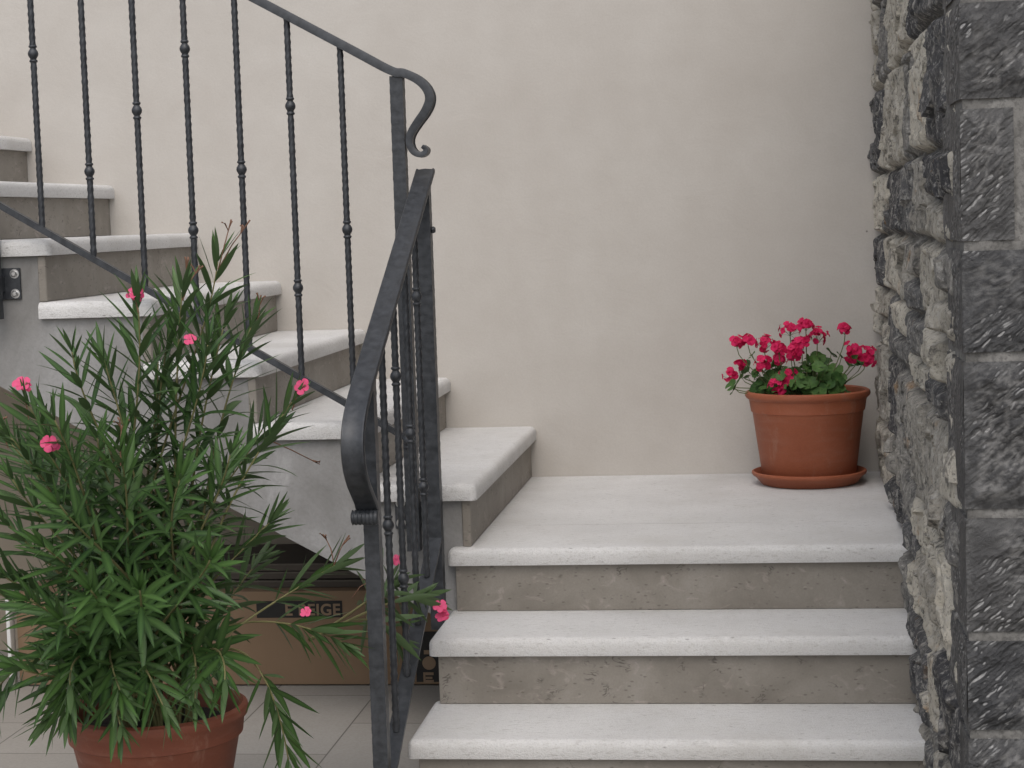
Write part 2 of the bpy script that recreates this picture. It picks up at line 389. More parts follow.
# ------------------------------------------------------------------ iron railings
def twisted_bm(x, y, z0, z1, rad, twist, amp):
    bm = bmesh.new(); n = max(2, int((z1 - z0) / .0034)); rings = []; m = 12; ph = random.uniform(0, 6)
    for i in range(n + 1):
        z = z0 + (z1 - z0) * i / n; w_ = 1 + .025 * math.sin(z * 190 + ph) + .02 * noise.noise(Vector((x * 9, y * 9, z * 60)))
        rings.append([bm.verts.new((x + rad * w_ * (1 + amp * math.cos(4 * a)) * math.cos(a + twist * z), y + rad * w_ * (1 + amp * math.cos(4 * a)) * math.sin(a + twist * z), z)) for a in (2 * math.pi * k / m for k in range(m))])
    for a, b in zip(rings, rings[1:]):
        for k in range(m): bm.faces.new((a[k], a[(k + 1) % m], b[(k + 1) % m], b[k]))
    bm.faces.new(rings[0][::-1]); bm.faces.new(rings[-1]); return bm
def sweep(pts, prof, plane, off, w_end=None):
    """pts (u, z) in the rail's plane, prof (across, normal); plane 'xz' at y=off or 'yz' at x=off."""
    bm = bmesh.new(); n = len(pts); rings = []
    for i, (u, z) in enumerate(pts):
        a = pts[max(i - 1, 0)]; b = pts[min(i + 1, n - 1)]
        t = Vector((b[0] - a[0], b[1] - a[1])); t.normalize(); nn = Vector((-t.y, t.x))
        sc = w_end[i] if w_end else 1
        ring = []
        for (c, h) in prof:
            uu, zz = u + nn.x * h * sc, z + nn.y * h * sc
            ring.append(bm.verts.new((uu, off + c, zz) if plane == 'xz' else (off + c, uu, zz)))
        rings.append(ring)
    m = len(prof)
    for a, b in zip(rings, rings[1:]):
        for k in range(m): bm.faces.new((a[k], a[(k + 1) % m], b[(k + 1) % m], b[k]))
    bm.faces.new(rings[0][::-1]); bm.faces.new(rings[-1]); return bm
def smooth_pts(p, n=8):
    out = []
    P = [p[0]] + list(p) + [p[-1]]
    for i in range(1, len(P) - 2):
        for k in range(n):
            t = k / n; a, b, c, d = (Vector(P[i + j]) for j in (-1, 0, 1, 2))
            q = .5 * ((2 * b) + (c - a) * t + (2 * a - 5 * b + 4 * c - d) * t * t + (3 * b - a - 3 * c + d) * t ** 3)
            out.append((q.x, q.y))
    out.append(tuple(p[-1])); return out
RAILP = [(-.024, -.006), (-.0248, .002), (-.0225, .0065), (-.019, .0065), (-.0165, .0045), (0, .0065), (.0165, .0045), (.019, .0065), (.0225, .0065), (.0248, .002), (.024, -.006)]
def bar_bm(x, y, z0, z1, half, twist=0.0, wob=.0, stp=.008):
    bm = bmesh.new(); n = max(2, int((z1 - z0) / stp)); rings = []
    ph = random.uniform(0, 6)
    for i in range(n + 1):
        z = z0 + (z1 - z0) * i / n; a = twist * (z - z0) + math.pi / 4
        h = half * 1.414 * (1 + wob * math.sin(z * 260 + ph) + wob * .6 * math.sin(z * 173 + 2 * ph))
        rings.append([bm.verts.new((x + h * math.cos(a + k * math.pi / 2), y + h * math.sin(a + k * math.pi / 2), z)) for k in range(4)])
    for a, b in zip(rings, rings[1:]):
        for k in range(4): bm.faces.new((a[k], a[(k + 1) % 4], b[(k + 1) % 4], b[k]))
    bm.faces.new(rings[0][::-1]); bm.faces.new(rings[-1]); return bm
KNOT = [((a_ * .90 if abs(b_) < .012 else a_ * 1.0) * .92, b_ * .95) for a_, b_ in [(.006, -.024), (.0105, -.0225), (.0118, -.0195), (.0105, -.0165), (.0075, -.0145), (.0115, -.0105), (.0152, -.005), (.0162, 0),
        (.0152, .005), (.0115, .0105), (.0075, .0145), (.0105, .0165), (.0118, .0195), (.0105, .0225), (.006, .024)]]
def baluster(x, y, z0, z1, knots, root):
    b = keep(from_bm("baluster", twisted_bm(x, y, z0, z1, .0079, 80, .08), M['iron'], root, 60), root)
    for z in knots:
        if z0 + .03 < z < z1 - .03:
            k = from_bm("knot", lathe(KNOT, 20, (x, y, z)), M['iron'], b, 60); k.matrix_parent_inverse = Matrix.Identity(4)
    return b

YU = -1.364
ur = empty("stair_railing", "black wrought iron railing along the upper flight, its handrail end curling beside the wall", "railing", (-.6, YU, .3))
px, pz = -.078, 1.204
sl1 = .568
crv = [(px - 1.75, pz + 1.75 * sl1), (px - 1.2, pz + 1.2 * sl1), (px - .6, pz + .6 * sl1), (px - .15, pz + .15 * sl1), (px - .02, pz + .011)]
for u, v in ((404.9, 76.4), (418, 83), (427, 92), (430, 102), (426, 113), (418, 124), (411, 135), (409.5, 144), (412.6, 152.5), (419, 157), (425.5, 156), (427.5, 151.5), (423.5, 148.2)):
    crv.append((px + (u - 399) / 400 + (v - 75) * .033 / 400 * -1 + .004, pz - (v - 75) / 400 + .004))
cp = smooth_pts(crv, 7)
nn_ = len(cp); wsc = [1 if i < nn_ - 60 else max(.45, 1 - .55 * (i - nn_ + 60) / 60) for i in range(nn_)]
keep(from_bm("handrail", sweep(cp, [(a * .9, b * 1.75 + .002) for a, b in RAILP], 'xz', YU, wsc), M['iron'], ur, 50), ur)
bz = lambda x: .300 + .598 * (-.107 - x)
bb = [(-.107 + .02, bz(-.087)), (-1.0, bz(-1.0)), (-1.83, bz(-1.83))]
keep(from_bm("bottom_rail", sweep(bb[::-1], [(-.010, -.008), (-.010, .008), (.010, .008), (.010, -.008)], 'xz', YU), M['iron'], ur), ur)
kz0 = 1.296
for i in range(12):
    x = -.2225 - .1337 * i
    zt = pz + sl1 * (px - x) - .004
    if i == 7: continue
    # knots step down the balusters, .46 m apart
    ph = -.004 + {0: .827, 1: .683, 2: .988, 3: .838, 4: .688, 5: .997, 6: .843, 8: .99, 9: .84, 10: .69, 11: .99}[i]
    baluster(x, YU, bz(x) + .006, zt, [ph, ph + .459, ph + .918], ur)
for x, zb, zt in ((px - .002, .0, pz - .003), (-1.165, .62, pz + sl1 * (px + 1.165) - .004)):
    p = keep(from_bm("post", bar_bm(x, YU, zb, zt, .0165, 0, .018), M['iron'], ur, 40), ur)
    zc = zb + .09
    bm = bevel(box_bm(x - .056, x + .056, -1.3225, -1.3155, zc - .041, zc + .041), lambda e: True, .0015, 1)
    box_bm(x - .014, x + .014, -1.352, -1.322, zc - .02, zc + .02, bm)
    from_bm("wall_plate", bm, M['iron'], p)
    for sx in (-1, 1):
        for sz in (-1, 1):
            bm = lathe([(0, .0085), (.005, .0085), (.0075, .006), (.0085, 0), (.0125, 0), (.0125, -.003)], 16)
            bm.transform(Matrix.Translation((x + sx * .041, -1.3235, zc + sz * .026)) @ Matrix.Rotation(R(90), 4, 'X'))
            from_bm("bolt", bm, M['steel'], p, 40)
kn = lathe([(a * 1.15, b) for a, b in KNOT], 20, (px - .004, YU - .014, bz(-.087) - .002))
keep(from_bm("collar", kn, M['iron'], ur, 60), ur)

XLr = -.022
lr = empty("stair_railing", "black wrought iron railing beside the lower steps, running towards the viewer", "railing", (XLr, -1.75, FLOOR))
py, pz2, sl2 = -1.378, .940, .535
hz = lambda y: pz2 + sl2 * (y - py)
q = -2.165; qz = hz(q)
crv = [(py + .045, hz(py + .045)), (py - .2, hz(py - .2)), (py - .5, hz(py - .5)), (q, qz)]
for o_, d_ in ((.055, -.030), (.110, -.066), (.145, -.102), (.158, -.138), (.150, -.178), (.122, -.215), (.082, -.246), (.052, -.268), (.036, -.285)):
    crv.append((q - o_, qz + d_))
cp = smooth_pts(crv, 8)
keep(from_bm("handrail", sweep(cp[::-1], [(a, b) for a, b in RAILP], 'yz', XLr), M['iron'], lr, 50), lr)
bm = bmesh.new(); rr = []
for k in range(29):
    t = k / 28; rad = .0152 + (.0012 if k % 4 < 2 else -.0004)
    if k in (0, 28): rad = .0125
    rr.append((rad, -.029 + .058 * t))
bm = lathe([(0, -.029)] + rr + [(0, .029)], 24); bm.transform(Matrix.Translation((XLr - .003, q - .048, qz - .300)) @ Matrix.Rotation(R(90), 4, 'Y'))
keep(from_bm("scroll", bm, M['iron'], lr, 40), lr)
b2 = lambda y: .030 + .575 * (y + 1.40)
keep(from_bm("bottom_rail", sweep([(q, b2(q)), (py, b2(py))], [(-.018, -.004), (-.018, .004), (.018, .004), (.018, -.004)], 'yz', XLr), M['iron'], lr), lr)
for y, ks in ((-1.525, (.655, .186)), (-1.675, (.335, .80)), (-1.83, (.485, .015)), (-1.985, (.165,))):
    baluster(XLr, y, b2(y) + .003, hz(y) - .004, ks, lr)
keep(from_bm("post", bar_bm(XLr, py, -.20, hz(py) - .005, .0175, 0, .016), M['iron'], lr, 40), lr)
keep(from_bm("post", bar_bm(XLr, q + .010, FLOOR, qz - .004, .0165, 0, .016), M['iron'], lr, 40), lr)
bm = lathe([(0, -.05), (.006, -.0495), (.0085, -.046), (.0085, -.042), (.004, -.039), (.004, .039), (.0085, .042), (.0085, .046), (.006, .0495), (0, .05)], 14)
bm.transform(Matrix.Translation((-.045, -1.371, .815)) @ Matrix.Rotation(R(90), 4, 'Y'))
keep(from_bm("tie_bolt", bm, M['iron'], lr, 40), lr)

# ------------------------------------------------------------------ stone wall on the right
def vnoise(P, seed):
    g = np.random.default_rng(seed).random((64, 64)); i = np.floor(P).astype(int); f = P - i; f = f * f * (3 - 2 * f)
    a = g[i[:, 0] % 64, i[:, 1] % 64]; b = g[(i[:, 0] + 1) % 64, i[:, 1] % 64]; c = g[i[:, 0] % 64, (i[:, 1] + 1) % 64]; d = g[(i[:, 0] + 1) % 64, (i[:, 1] + 1) % 64]
    return (a * (1 - f[:, 0]) + b * f[:, 0]) * (1 - f[:, 1]) + (c * (1 - f[:, 0]) + d * f[:, 0]) * f[:, 1]
def fbm(P, seed, oct=5, gain=.55):
    s = 0; a = 1; t = 0
    for k in range(oct): s = s + a * vnoise(P * 2 ** k + 17.3 * k, seed + k); t += a; a *= gain
    return s / t
def cells(P, seed, jit=.9):
    g = np.random.default_rng(seed); jx, jy, hx = g.random((3, 128, 128)); b = np.floor(P).astype(int)
    best = np.full(len(P), 9e9); sec = best.copy(); bid = np.zeros(len(P), int); lx = np.zeros(len(P)); ly = lx.copy()
    for dx in (-1, 0, 1):
        for dy in (-1, 0, 1):
            c0, c1 = (b[:, 0] + dx) % 128, (b[:, 1] + dy) % 128
            qx = P[:, 0] - (b[:, 0] + dx + .5 + jit * (jx[c0, c1] - .5)); qy = P[:, 1] - (b[:, 1] + dy + .5 + jit * (jy[c0, c1] - .5)); d = np.hypot(qx, qy)
            m = d < best; sec = np.where(m, best, np.minimum(sec, d)); best = np.where(m, d, best); bid = np.where(m, c0 * 128 + c1, bid); lx = np.where(m, qx, lx); ly = np.where(m, qy, ly)
    return bid, lx, ly, sec - best
def facets(P, seed, tilt):
    r_ = np.random.default_rng(seed + 500); ox, tx, ty = r_.random(128 * 128), r_.normal(0, 1, 128 * 128), r_.normal(0, 1, 128 * 128)
    i, lx, ly, _ = cells(P, seed); return ox[i] - .5 + tilt * (lx * tx[i] + ly * ty[i])
sw = empty("stone_wall", "rough grey rubble stone wall with dark squared corner blocks on the right", "wall", (1.5, -1.5, FLOOR))
QZ = [-.62, -.31, -.032, .131, .333, .588, .767, .993, 1.16, 1.40, 1.65, 1.9, 2.15]
WF = lambda y: 1.178 + .0133 * y                     # plane of the face along the steps
NY, NZ = 560, 480
ys = np.linspace(-2.93, 0.0, NY); zs = np.linspace(FLOOR - .03, 2.12, NZ)
Yg, Zg = np.meshgrid(ys, zs, indexing='ij'); P2 = np.stack([Yg.ravel(), Zg.ravel()], 1)
rs = np.random.default_rng(21)
def masonry(P, seed):
    r_ = np.random.default_rng(seed)
    z = P[:, 1] + .035 * (fbm(P * np.array([2.2, 3]), seed + 1) - .5) + .020 * (fbm(P * 11, seed + 2) - .5)
    yy = P[:, 0] + .060 * (fbm(P * np.array([2, 9]) + 40, seed + 3) - .5) + .026 * (fbm(P * 12 + 9, seed + 4) - .5)
    sid_ = np.zeros(len(P), int); gp_a = np.full(len(P), .0); cen = [(0, 0)]; zb = FLOOR - .2
    while zb < 2.4:
        hh = r_.uniform(.13, .26); m_ = (z >= zb) & (z < zb + hh); y = -4.2 + r_.uniform(0, .3)
        while y < 1.4:
            wd = r_.uniform(.24, .66); mm = m_ & (yy >= y) & (yy < y + wd)
            cuts = [(0, 1)] if r_.random() > .35 or hh < .16 else [(0, .45), (.45, 1)]
            for (a_, b_) in cuts:
                za, zc = zb + a_ * hh, zb + b_ * hh; k_ = mm & (z >= za) & (z < zc)
                g_ = np.minimum(np.minimum(z - za, zc - z), np.minimum(yy - y, y + wd - yy) * .8)
                sid_[k_] = len(cen); gp_a[k_] = g_[k_]; cen.append((y + wd / 2, (za + zc) / 2))
            y += wd
        zb += hh
    return sid_, gp_a, np.array(cen)
sid, gap, sd_ = masonry(P2, 34); gap = gap * 1.6
e = np.clip(gap / .032, 0, 1); e = e * e * (3 - 2 * e)
base = rs.uniform(.0, .026, len(sd_)); tl = rs.normal(0, .10, (len(sd_), 2)); tone = rs.random(len(sd_)) ** .8; rust = (rs.random(len(sd_)) < .4) * 1.0
loc = P2 - sd_[sid]
n1 = fbm(P2 * np.array([9, 7]) + sid[:, None] * 3.1, 60, 5, .6) - .5; n2 = fbm(P2 * np.array([38, 26]), 80, 4, .6) - .5
step = np.floor((fbm(P2 * np.array([14, 6]) + sid[:, None] * 7.7, 99, 3) * 5)) / 5 - .4      # broken ledges
fq = P2 + .02 * (np.stack([fbm(P2 * 20, 5), fbm(P2 * 20, 9)], 1) - .5)
f1 = facets(fq * np.array([9, 13]) + sid[:, None] * 5.0, 31, .7); f2 = facets(fq * np.array([26, 30]), 77, .7)
h = -.013 + e * (.016 + .45 * base[sid] + .35 * np.clip((loc * tl[sid]).sum(1), -.02, .02) + .018 * n1 + .010 * step + .011 * f1) + .0028 * f2 + .005 * n2
tp = np.clip((P2[:, 0] + 2.93) / .06, 0, 1); h = h * tp - .014 * (1 - tp)
h = h + .012 * np.clip((-.12 - Zg.ravel()) / .3, 0, 1) * np.clip((Yg.ravel() + 2.5) / -.2 + 1, 0, 1)
X = WF(P2[:, 0]) - np.clip(h, -.02, .05)
verts = np.stack([X, P2[:, 0], P2[:, 1]], 1)
I = (np.arange(NY - 1)[:, None] * NZ + np.arange(NZ - 1)[None]).ravel()
faces = np.stack([I, I + 1, I + NZ + 1, I + NZ], 1)
stc = np.stack([tone[sid], rust[sid], sid * 0, sid * 0 + 1], 1)
mort = 1 - np.clip((gap - .004) / .012, 0, 1)
keep(from_pd("rubble_face", verts, faces, M['rubble'], sw, 50, {"stone": stc, "mortar": mort}), sw)
keep(from_bm("mortar_core", box_bm(1.19, 2.4, -2.985, -.001, FLOOR - .05, 2.15), M['rubble'], sw), sw)

def quoin(name, x0, x1, y0, y1, z0, z1, seed, rough=.016, chis=1.0):
    """Pitched block: front face towards -y and return face towards -x, both broken with the chisel."""
    nx, ny, nz = max(8, int((min(x1, x0 + .2) - x0) / .0036)), max(8, int((y1 - y0) / .007)), max(8, int((z1 - z0) / .0036))
    vs, fs, tn, cp_ = [], [], [], []
    def grid(fn, nu, nv):
        b = len(vs)
        for i in range(nu + 1):
            for j in range(nv + 1):
                p, t, c9 = (*fn(i / nu, j / nv), 0.0)[:3]; vs.append(p); tn.append(t); cp_.append(c9)
        for i in range(nu):
            for j in range(nv):
                a = b + i * (nv + 1) + j; fs.append((a, a + nv + 1, a + nv + 2, a + 1))
    def rel(u, v, L, H, off):
        d = min(u * L, (1 - u) * L, v * H, (1 - v) * H); k = min(1, d / .030); k = k * k * (3 - 2 * k)
        q = Vector((u * L, off, v * H)) + Vector((seed * 3.3, 0, seed * 1.7))
        a = max(.0, noise.fractal(q * 9, 1, 2, 6) * .42 + .34)
        # slanting chisel grooves
        s_ = q.x * .75 + q.z * .9; c_ = noise.noise(Vector((s_ * 9, off, (q.z - q.x) * 34 + noise.noise(q * 14) * 1.6)))
        g_ = max(0, noise.noise(q * 6 + Vector((5, 1, 2))) + .25)
        edge = abs(noise.noise(q * 30)) * .0015 + max(0, noise.noise(q * 11 + Vector((3, 3, 3)))) * .006 * (1 - k)
        t = max(0, 1 - d / .018) * .75 * (.6 + .4 * noise.noise(q * 25))
        qq = Vector(((q.x + q.z) * 19, off, (q.z - q.x) * 52)) + Vector((1, 1, 1)) * noise.noise(q * 20) * .8
        vd = noise.voronoi(qq)[0]; ch2 = min(1.0, (vd[1] - vd[0]) * 2.2)
        return k * (rough * a + .006 * ch2 * min(1, g_ * 2.5) + chis * .010 * c_ * g_ * 2) + edge, max(0, t), k * max(0, 1 - (vd[1] - vd[0]) * 5.5) * min(1, g_ * 3)
    def front(u, v):
        h_, t, c9 = rel(u, v, x1 - x0, z1 - z0, 0); return (x0 + u * (x1 - x0), y0 - h_, z0 + v * (z1 - z0)), t, c9
    def side(u, v):
        h_, t, c9 = rel(u, v, y1 - y0, z1 - z0, 7.7); return (x0 - h_ * .28, y1 - u * (y1 - y0), z0 + v * (z1 - z0)), t, c9
    grid(front, nx, nz); grid(side, ny, nz)
    grid(lambda u, v: ((x0 + u * (x1 - x0), y0 + v * (y1 - y0), z1), .6), 6, 6)
    grid(lambda u, v: ((x1, y0 + u * (y1 - y0), z0 + v * (z1 - z0)), .4), 4, nz)
    return keep(from_pd(name, vs, fs, M['quoin'], sw, 60, {"tone": np.array(tn), "chip": np.array(cp_), "block": np.full(len(vs), (seed * 7 % 10) / 10)}), sw)
wq = {1: .34, 2: .42, 3: .30, 4: .46, 5: .33, 6: .44, 7: .083, 8: .40, 9: .30, 10: .44, 11: .32, 12: .4}
for k in range(1, len(QZ)):
    z0, z1 = QZ[k - 1] + .009, QZ[k] - .007
    if z1 < FLOOR: continue
    z0 = max(z0, FLOOR - .03)
    dpt = (.22, .27, .24, .30)[k % 4]
    x0 = WF(-3.0) - .003
    quoin("quoin", x0, x0 + wq[k], -3.0, -3.0 + dpt, z0, z1, k, (.022, .016, .024)[k % 3], (1, 1.2, .8)[k % 3])
    if wq[k] < .2: quoin("quoin", x0 + wq[k] + .026, x0 + .45, -2.99, -2.8, z0, z1, k + 30, .008, .5)
# rubble filling of the front face beyond the corner blocks, and the mortar between them
ms = np.linspace(-.02, 1.0, 200); mz = np.linspace(FLOOR - .03, 2.14, 420); MV = []
for a_ in ms:
    for b_ in mz:
        q_ = Vector((a_ * 9, 1.5, b_ * 9)); d_ = min(.003, .005 * noise.fractal(q_ * 1.2, 1, 2, 4) + .002 * noise.noise(q_ * 9))
        if a_ < .16: MV.append((WF(-3) + .001 - d_ * .4, max(-2.9955, -2.70 - .2955 * (a_ + .02) / .17), b_))
        else: MV.append((WF(-3) + .002 + (a_ - .16) * .55, -2.9965 - d_, b_))
Im = (np.arange(199)[:, None] * 420 + np.arange(419)[None]).ravel()
keep(from_pd("joint_mortar", MV, np.stack([Im, Im + 420, Im + 421, Im + 1], 1), M['mortar'], sw, 60), sw)
NXf = 90; xs = np.linspace(WF(-3) + .35, 2.4, NXf); Xg, Zq = np.meshgrid(xs, zs[::2], indexing='ij'); Pq = np.stack([Xg.ravel(), Zq.ravel()], 1)
sif, gp, cenf = masonry(Pq + [-3.4, 0], 55); gp = gp * 1.6; ef = np.clip(gp / .032, 0, 1); sif = sif % len(base)
hf = -.01 + ef * (.01 + base[sif] * .5 + .03 * (fbm(Pq * 9, 11) - .5))
Vf = np.stack([Pq[:, 0], -2.995 - hf, Pq[:, 1]], 1); nzf = len(zs[::2])
If = (np.arange(NXf - 1)[:, None] * nzf + np.arange(nzf - 1)[None]).ravel()
keep(from_pd("front_rubble", Vf, np.stack([If, If + nzf, If + nzf + 1, If + 1], 1), M['rubble'], sw, 50,
     {"stone": np.stack([tone[sif] * .6, rust[sif], 0 * gp, 0 * gp + 1], 1), "mortar": 1 - np.clip((gp - .006) / .016, 0, 1)}), sw)

# ------------------------------------------------------------------ leaves, stems, flowers
def leaf_strip(acc, base, d, nrm, L, Wd, droop, tone, fold=.25, segs=6):
    """Lance-shaped leaf: midrib bends down, halves folded up along it."""
    V, F, T, RB = acc; b0 = len(V); d = d.normalized(); p = base.copy(); side = d.cross(nrm).normalized()
    for i in range(segs + 1):
        t = i / segs; wv = Wd * .5 * (math.sin(math.pi * min(1, t * .93 + .05) ** .85) ** .9 if 0 < t < 1 else (.12 if t == 0 else .0))
        n_ = side.cross(d).normalized(); upv = n_ * (wv * fold)
        for s_ in (-1, 0, 1):
            V.append(p + side * (s_ * wv) + (upv if s_ else Vector((0, 0, 0)))); T.append(tone); RB.append(1.0 if s_ == 0 else 0.0)
        d = (d + Vector((0, 0, -droop / segs))).normalized(); p = p + d * (L / segs)
    for i in range(segs):
        a = b0 + i * 3; F += [(a, a + 1, a + 4, a + 3), (a + 1, a + 2, a + 5, a + 4)]
def tube(acc, pts, r0, r1, n=6):
    V, F = acc; rings = []
    for i, p in enumerate(pts):
        a = pts[max(0, i - 1)]; b = pts[min(len(pts) - 1, i + 1)]; t = (b - a).normalized()
        s_ = t.orthogonal().normalized(); u_ = t.cross(s_); r_ = r0 + (r1 - r0) * i / (len(pts) - 1); rings.append(len(V))
        for k in range(n): V.append(p + (s_ * math.cos(2 * math.pi * k / n) + u_ * math.sin(2 * math.pi * k / n)) * r_)
    for a, b in zip(rings, rings[1:]):
        for k in range(n): F.append((a + k, a + (k + 1) % n, b + (k + 1) % n, b + k))
    F.append(tuple(rings[-1] + k for k in range(n)))
def bez(a, b, c, d, n):
    return [a * (1 - t) ** 3 + b * 3 * t * (1 - t) ** 2 + c * 3 * t * t * (1 - t) + d * t ** 3 for t in (i / n for i in range(n + 1))]

# ------------------------------------------------------------------ oleander in its big pot
PC = Vector((-.500, -2.225, FLOOR + .02)); PK = 1.07
bm = lathe([(0, 0), (.118, 0), (.124, .006), (.166, .225), (.169, .229), (.1735, .231), (.177, .262), (.184, .270), (.187, .280), (.184, .290), (.176, .295), (.168, .291), (.163, .280), (.155, .235)], 72); bm.transform(Matrix.Diagonal((PK, PK, 1, 1)))
pot = tag(from_bm("flower_pot", bm, M['terra_old'], None, 40), "large terracotta pot on the paving holding the oleander", "flower pot"); pot.location = PC
bm = lathe([(0, .252), (.05, .257), (.10, .250), (.140, .255), (.158, .252)], 40)
for v in bm.verts: v.co.z += .006 * noise.noise(v.co * 40)
from_bm("soil", bm, M['soil'], pot, 180)
ol = empty("oleander", "tall bushy oleander with narrow dark green leaves and a few pink flowers", "plant", (PC.x, PC.y, FLOOR + .25))
TIPS = [(-0.317, -2.22, 0.766), (-0.373, -2.3, 0.708), (-0.572, -2.42, 0.597), (-0.464, -2.2, 0.557), (-0.282, -2.1, 0.626), (-0.196, -2.12, 0.458), (-0.449, -2.36, 0.686), (-0.309, -2.35, 0.6), (-0.639, -2.5, 0.499), (-0.547, -2.6, 0.477), (-0.437, -2.55, 0.407), (-0.767, -2.3, 0.407), (-0.297, -2.0, 0.386), (-0.121, -2.1, 0.097), (-0.089, -2.2, -0.051), (0.0, -1.72, -0.048), (-0.06, -1.75, -0.003), (-0.05, -1.8, -0.136), (-0.508, -2.7, 0.326), (-0.702, -2.5, 0.268), (-0.597, -2.65, 0.135), (-0.641, -2.6, -0.014), (-0.707, -2.6, -0.074), (-0.16, -2.42, -0.245), (-0.437, -2.62, -0.05), (-0.247, -2.55, -0.047), (-0.294, -2.6, -0.075), (-0.545, -2.6, -0.045), (-0.259, -2.4, 0.379), (-0.319, -2.55, 0.35), (-0.652, -2.1, 0.315), (-0.739, -2.2, 0.33), (-0.251, -2.6, 0.2), (-0.36, -2.7, 0.162), (-0.457, -2.7, 0.163), (-0.638, -2.4, 0.001), (-0.814, -2.3, 0.087), (-0.682, -1.95, 0.087), (-0.464, -1.95, 0.177), (-0.342, -1.9, 0.074), (-.52, -2.38, .575), (-.42, -2.25, .62), (-.70, -2.45, .43), (-.75, -2.5, .18), (-.60, -2.5, .40), (-.50, -2.5, .43), (-.30, -2.25, .64), (-.70, -2.4, .12), (-.60, -2.55, .22), (-.55, -2.6, .08), (-.68, -2.5, .35), (-.44, -2.62, -.12), (-.56, -2.58, -.10), (-.34, -2.64, -.09), (-.62, -2.52, -.13), (-.25, -2.15, .2), (-.45, -2.1, .30)]
soil_z = FLOOR + .275
for bi, tip in enumerate(TIPS):
    tip = Vector(tip); rd = random.Random(bi * 13 + 5)
    a = rd.uniform(0, 6.28); b0 = Vector((PC.x + .075 * math.cos(a), PC.y + .075 * math.sin(a), soil_z - .01))
    out = Vector((tip.x - PC.x, tip.y - PC.y, 0))
    if tip.x > -.07 and tip.z < .0: b0 = Vector((-.17, -2.16, -.055)); out = tip - b0; out.z = 0
    low = tip.z < -.02; spar = (tip.x > -.14 and tip.z < .12); tw = tip.x > -.07 and tip.z < .0
    rise = max(.12, (tip.z - soil_z) * .55)
    if tw: pts = bez(b0, b0 + out * .3 + Vector((0, 0, .01)), b0 + out * .7 + Vector((0, 0, .03)), tip, 22)
    elif low: pts = bez(b0, b0 + Vector((out.x * .15, out.y * .15, .22)), b0 + out * .65 + Vector((0, 0, .26)), tip, 22)
    else: pts = bez(b0, b0 + Vector((out.x * .1, out.y * .1, rise)), tip - Vector((out.x * .35, out.y * .35, rise * .45)) + Vector((rd.uniform(-.03, .03), rd.uniform(-.03, .03), 0)), tip, 22)
    acc = ([], []); tube(acc, pts, .0042, .0016)
    br = keep(from_pd("stem", acc[0], acc[1], M['ostem'], ol, 180), ol)
    seg = [(q - p).length for p, q in zip(pts, pts[1:])]; Lt = sum(seg); cum = [0]
    for s_ in seg: cum.append(cum[-1] + s_)
    lv = ([], [], [], []); s_ = Lt * (.62 if tw else .72 if spar else .66 if tip.z < -.2 else .42 if low else .30); az0 = rd.uniform(0, 6.28); w0 = 0
    while s_ < Lt:
        k = max(0, min(len(seg) - 1, sum(1 for c in cum if c <= s_) - 1)); f_ = (s_ - cum[k]) / seg[k]
        p = pts[k].lerp(pts[k + 1], f_); t = (pts[k + 1] - pts[k]).normalized(); frac = s_ / Lt; near = (Lt - s_)
        o1 = t.orthogonal().normalized(); o2 = t.cross(o1)
        ang = R(32 + 34 * min(1, near / .4)) + rd.uniform(-.15, .15)
        for j in range(3):
            if rd.random() < .08: continue
            az = az0 + w0 * 1.047 + j * 2.094 + rd.uniform(-.3, .3); rdir = o1 * math.cos(az) + o2 * math.sin(az)
            d = t * math.cos(ang) + rdir * math.sin(ang)
            L = rd.uniform(.080, .135) * (.65 + .35 * min(1, near / .06)); Wd = L * rd.uniform(.112, .15)
            nr = (t - d * t.dot(d)); nr = nr.normalized() if nr.length > 1e-3 else Vector((0, 0, 1))
            nr = (nr + Vector((rd.uniform(-.3, .3), rd.uniform(-.3, .3), rd.uniform(0, .4)))).normalized()
            tone = min(1, max(0, rd.gauss(.38, .22) + .25 * (near < .07)))
            leaf_strip(lv, p + rdir * .002, d, nr, L, Wd, rd.uniform(.1, .75) if frac < .8 else rd.uniform(.0, .3), tone)
        w0 += 1; s_ += rd.uniform(.024, .040) * (.78 if near < .14 else 1.05)
    for j in range(4):      # tip tuft
        t = (pts[-1] - pts[-2]).normalized(); o1 = t.orthogonal().normalized(); o2 = t.cross(o1); az = j * 1.57 + rd.uniform(0, 1)
        d = t + (o1 * math.cos(az) + o2 * math.sin(az)) * rd.uniform(.25, .5); L = rd.uniform(.05, .095)
        leaf_strip(lv, pts[-1], d, (o1 * math.cos(az) + o2 * math.sin(az)) * -1 + t * .3, L, L * .14, .08, rd.uniform(.5, .9))
    lo = from_pd("leaves", lv[0], lv[1], M['oleaf'], br, 180, {"tone": np.array(lv[2]), "rib": np.array(lv[3])})
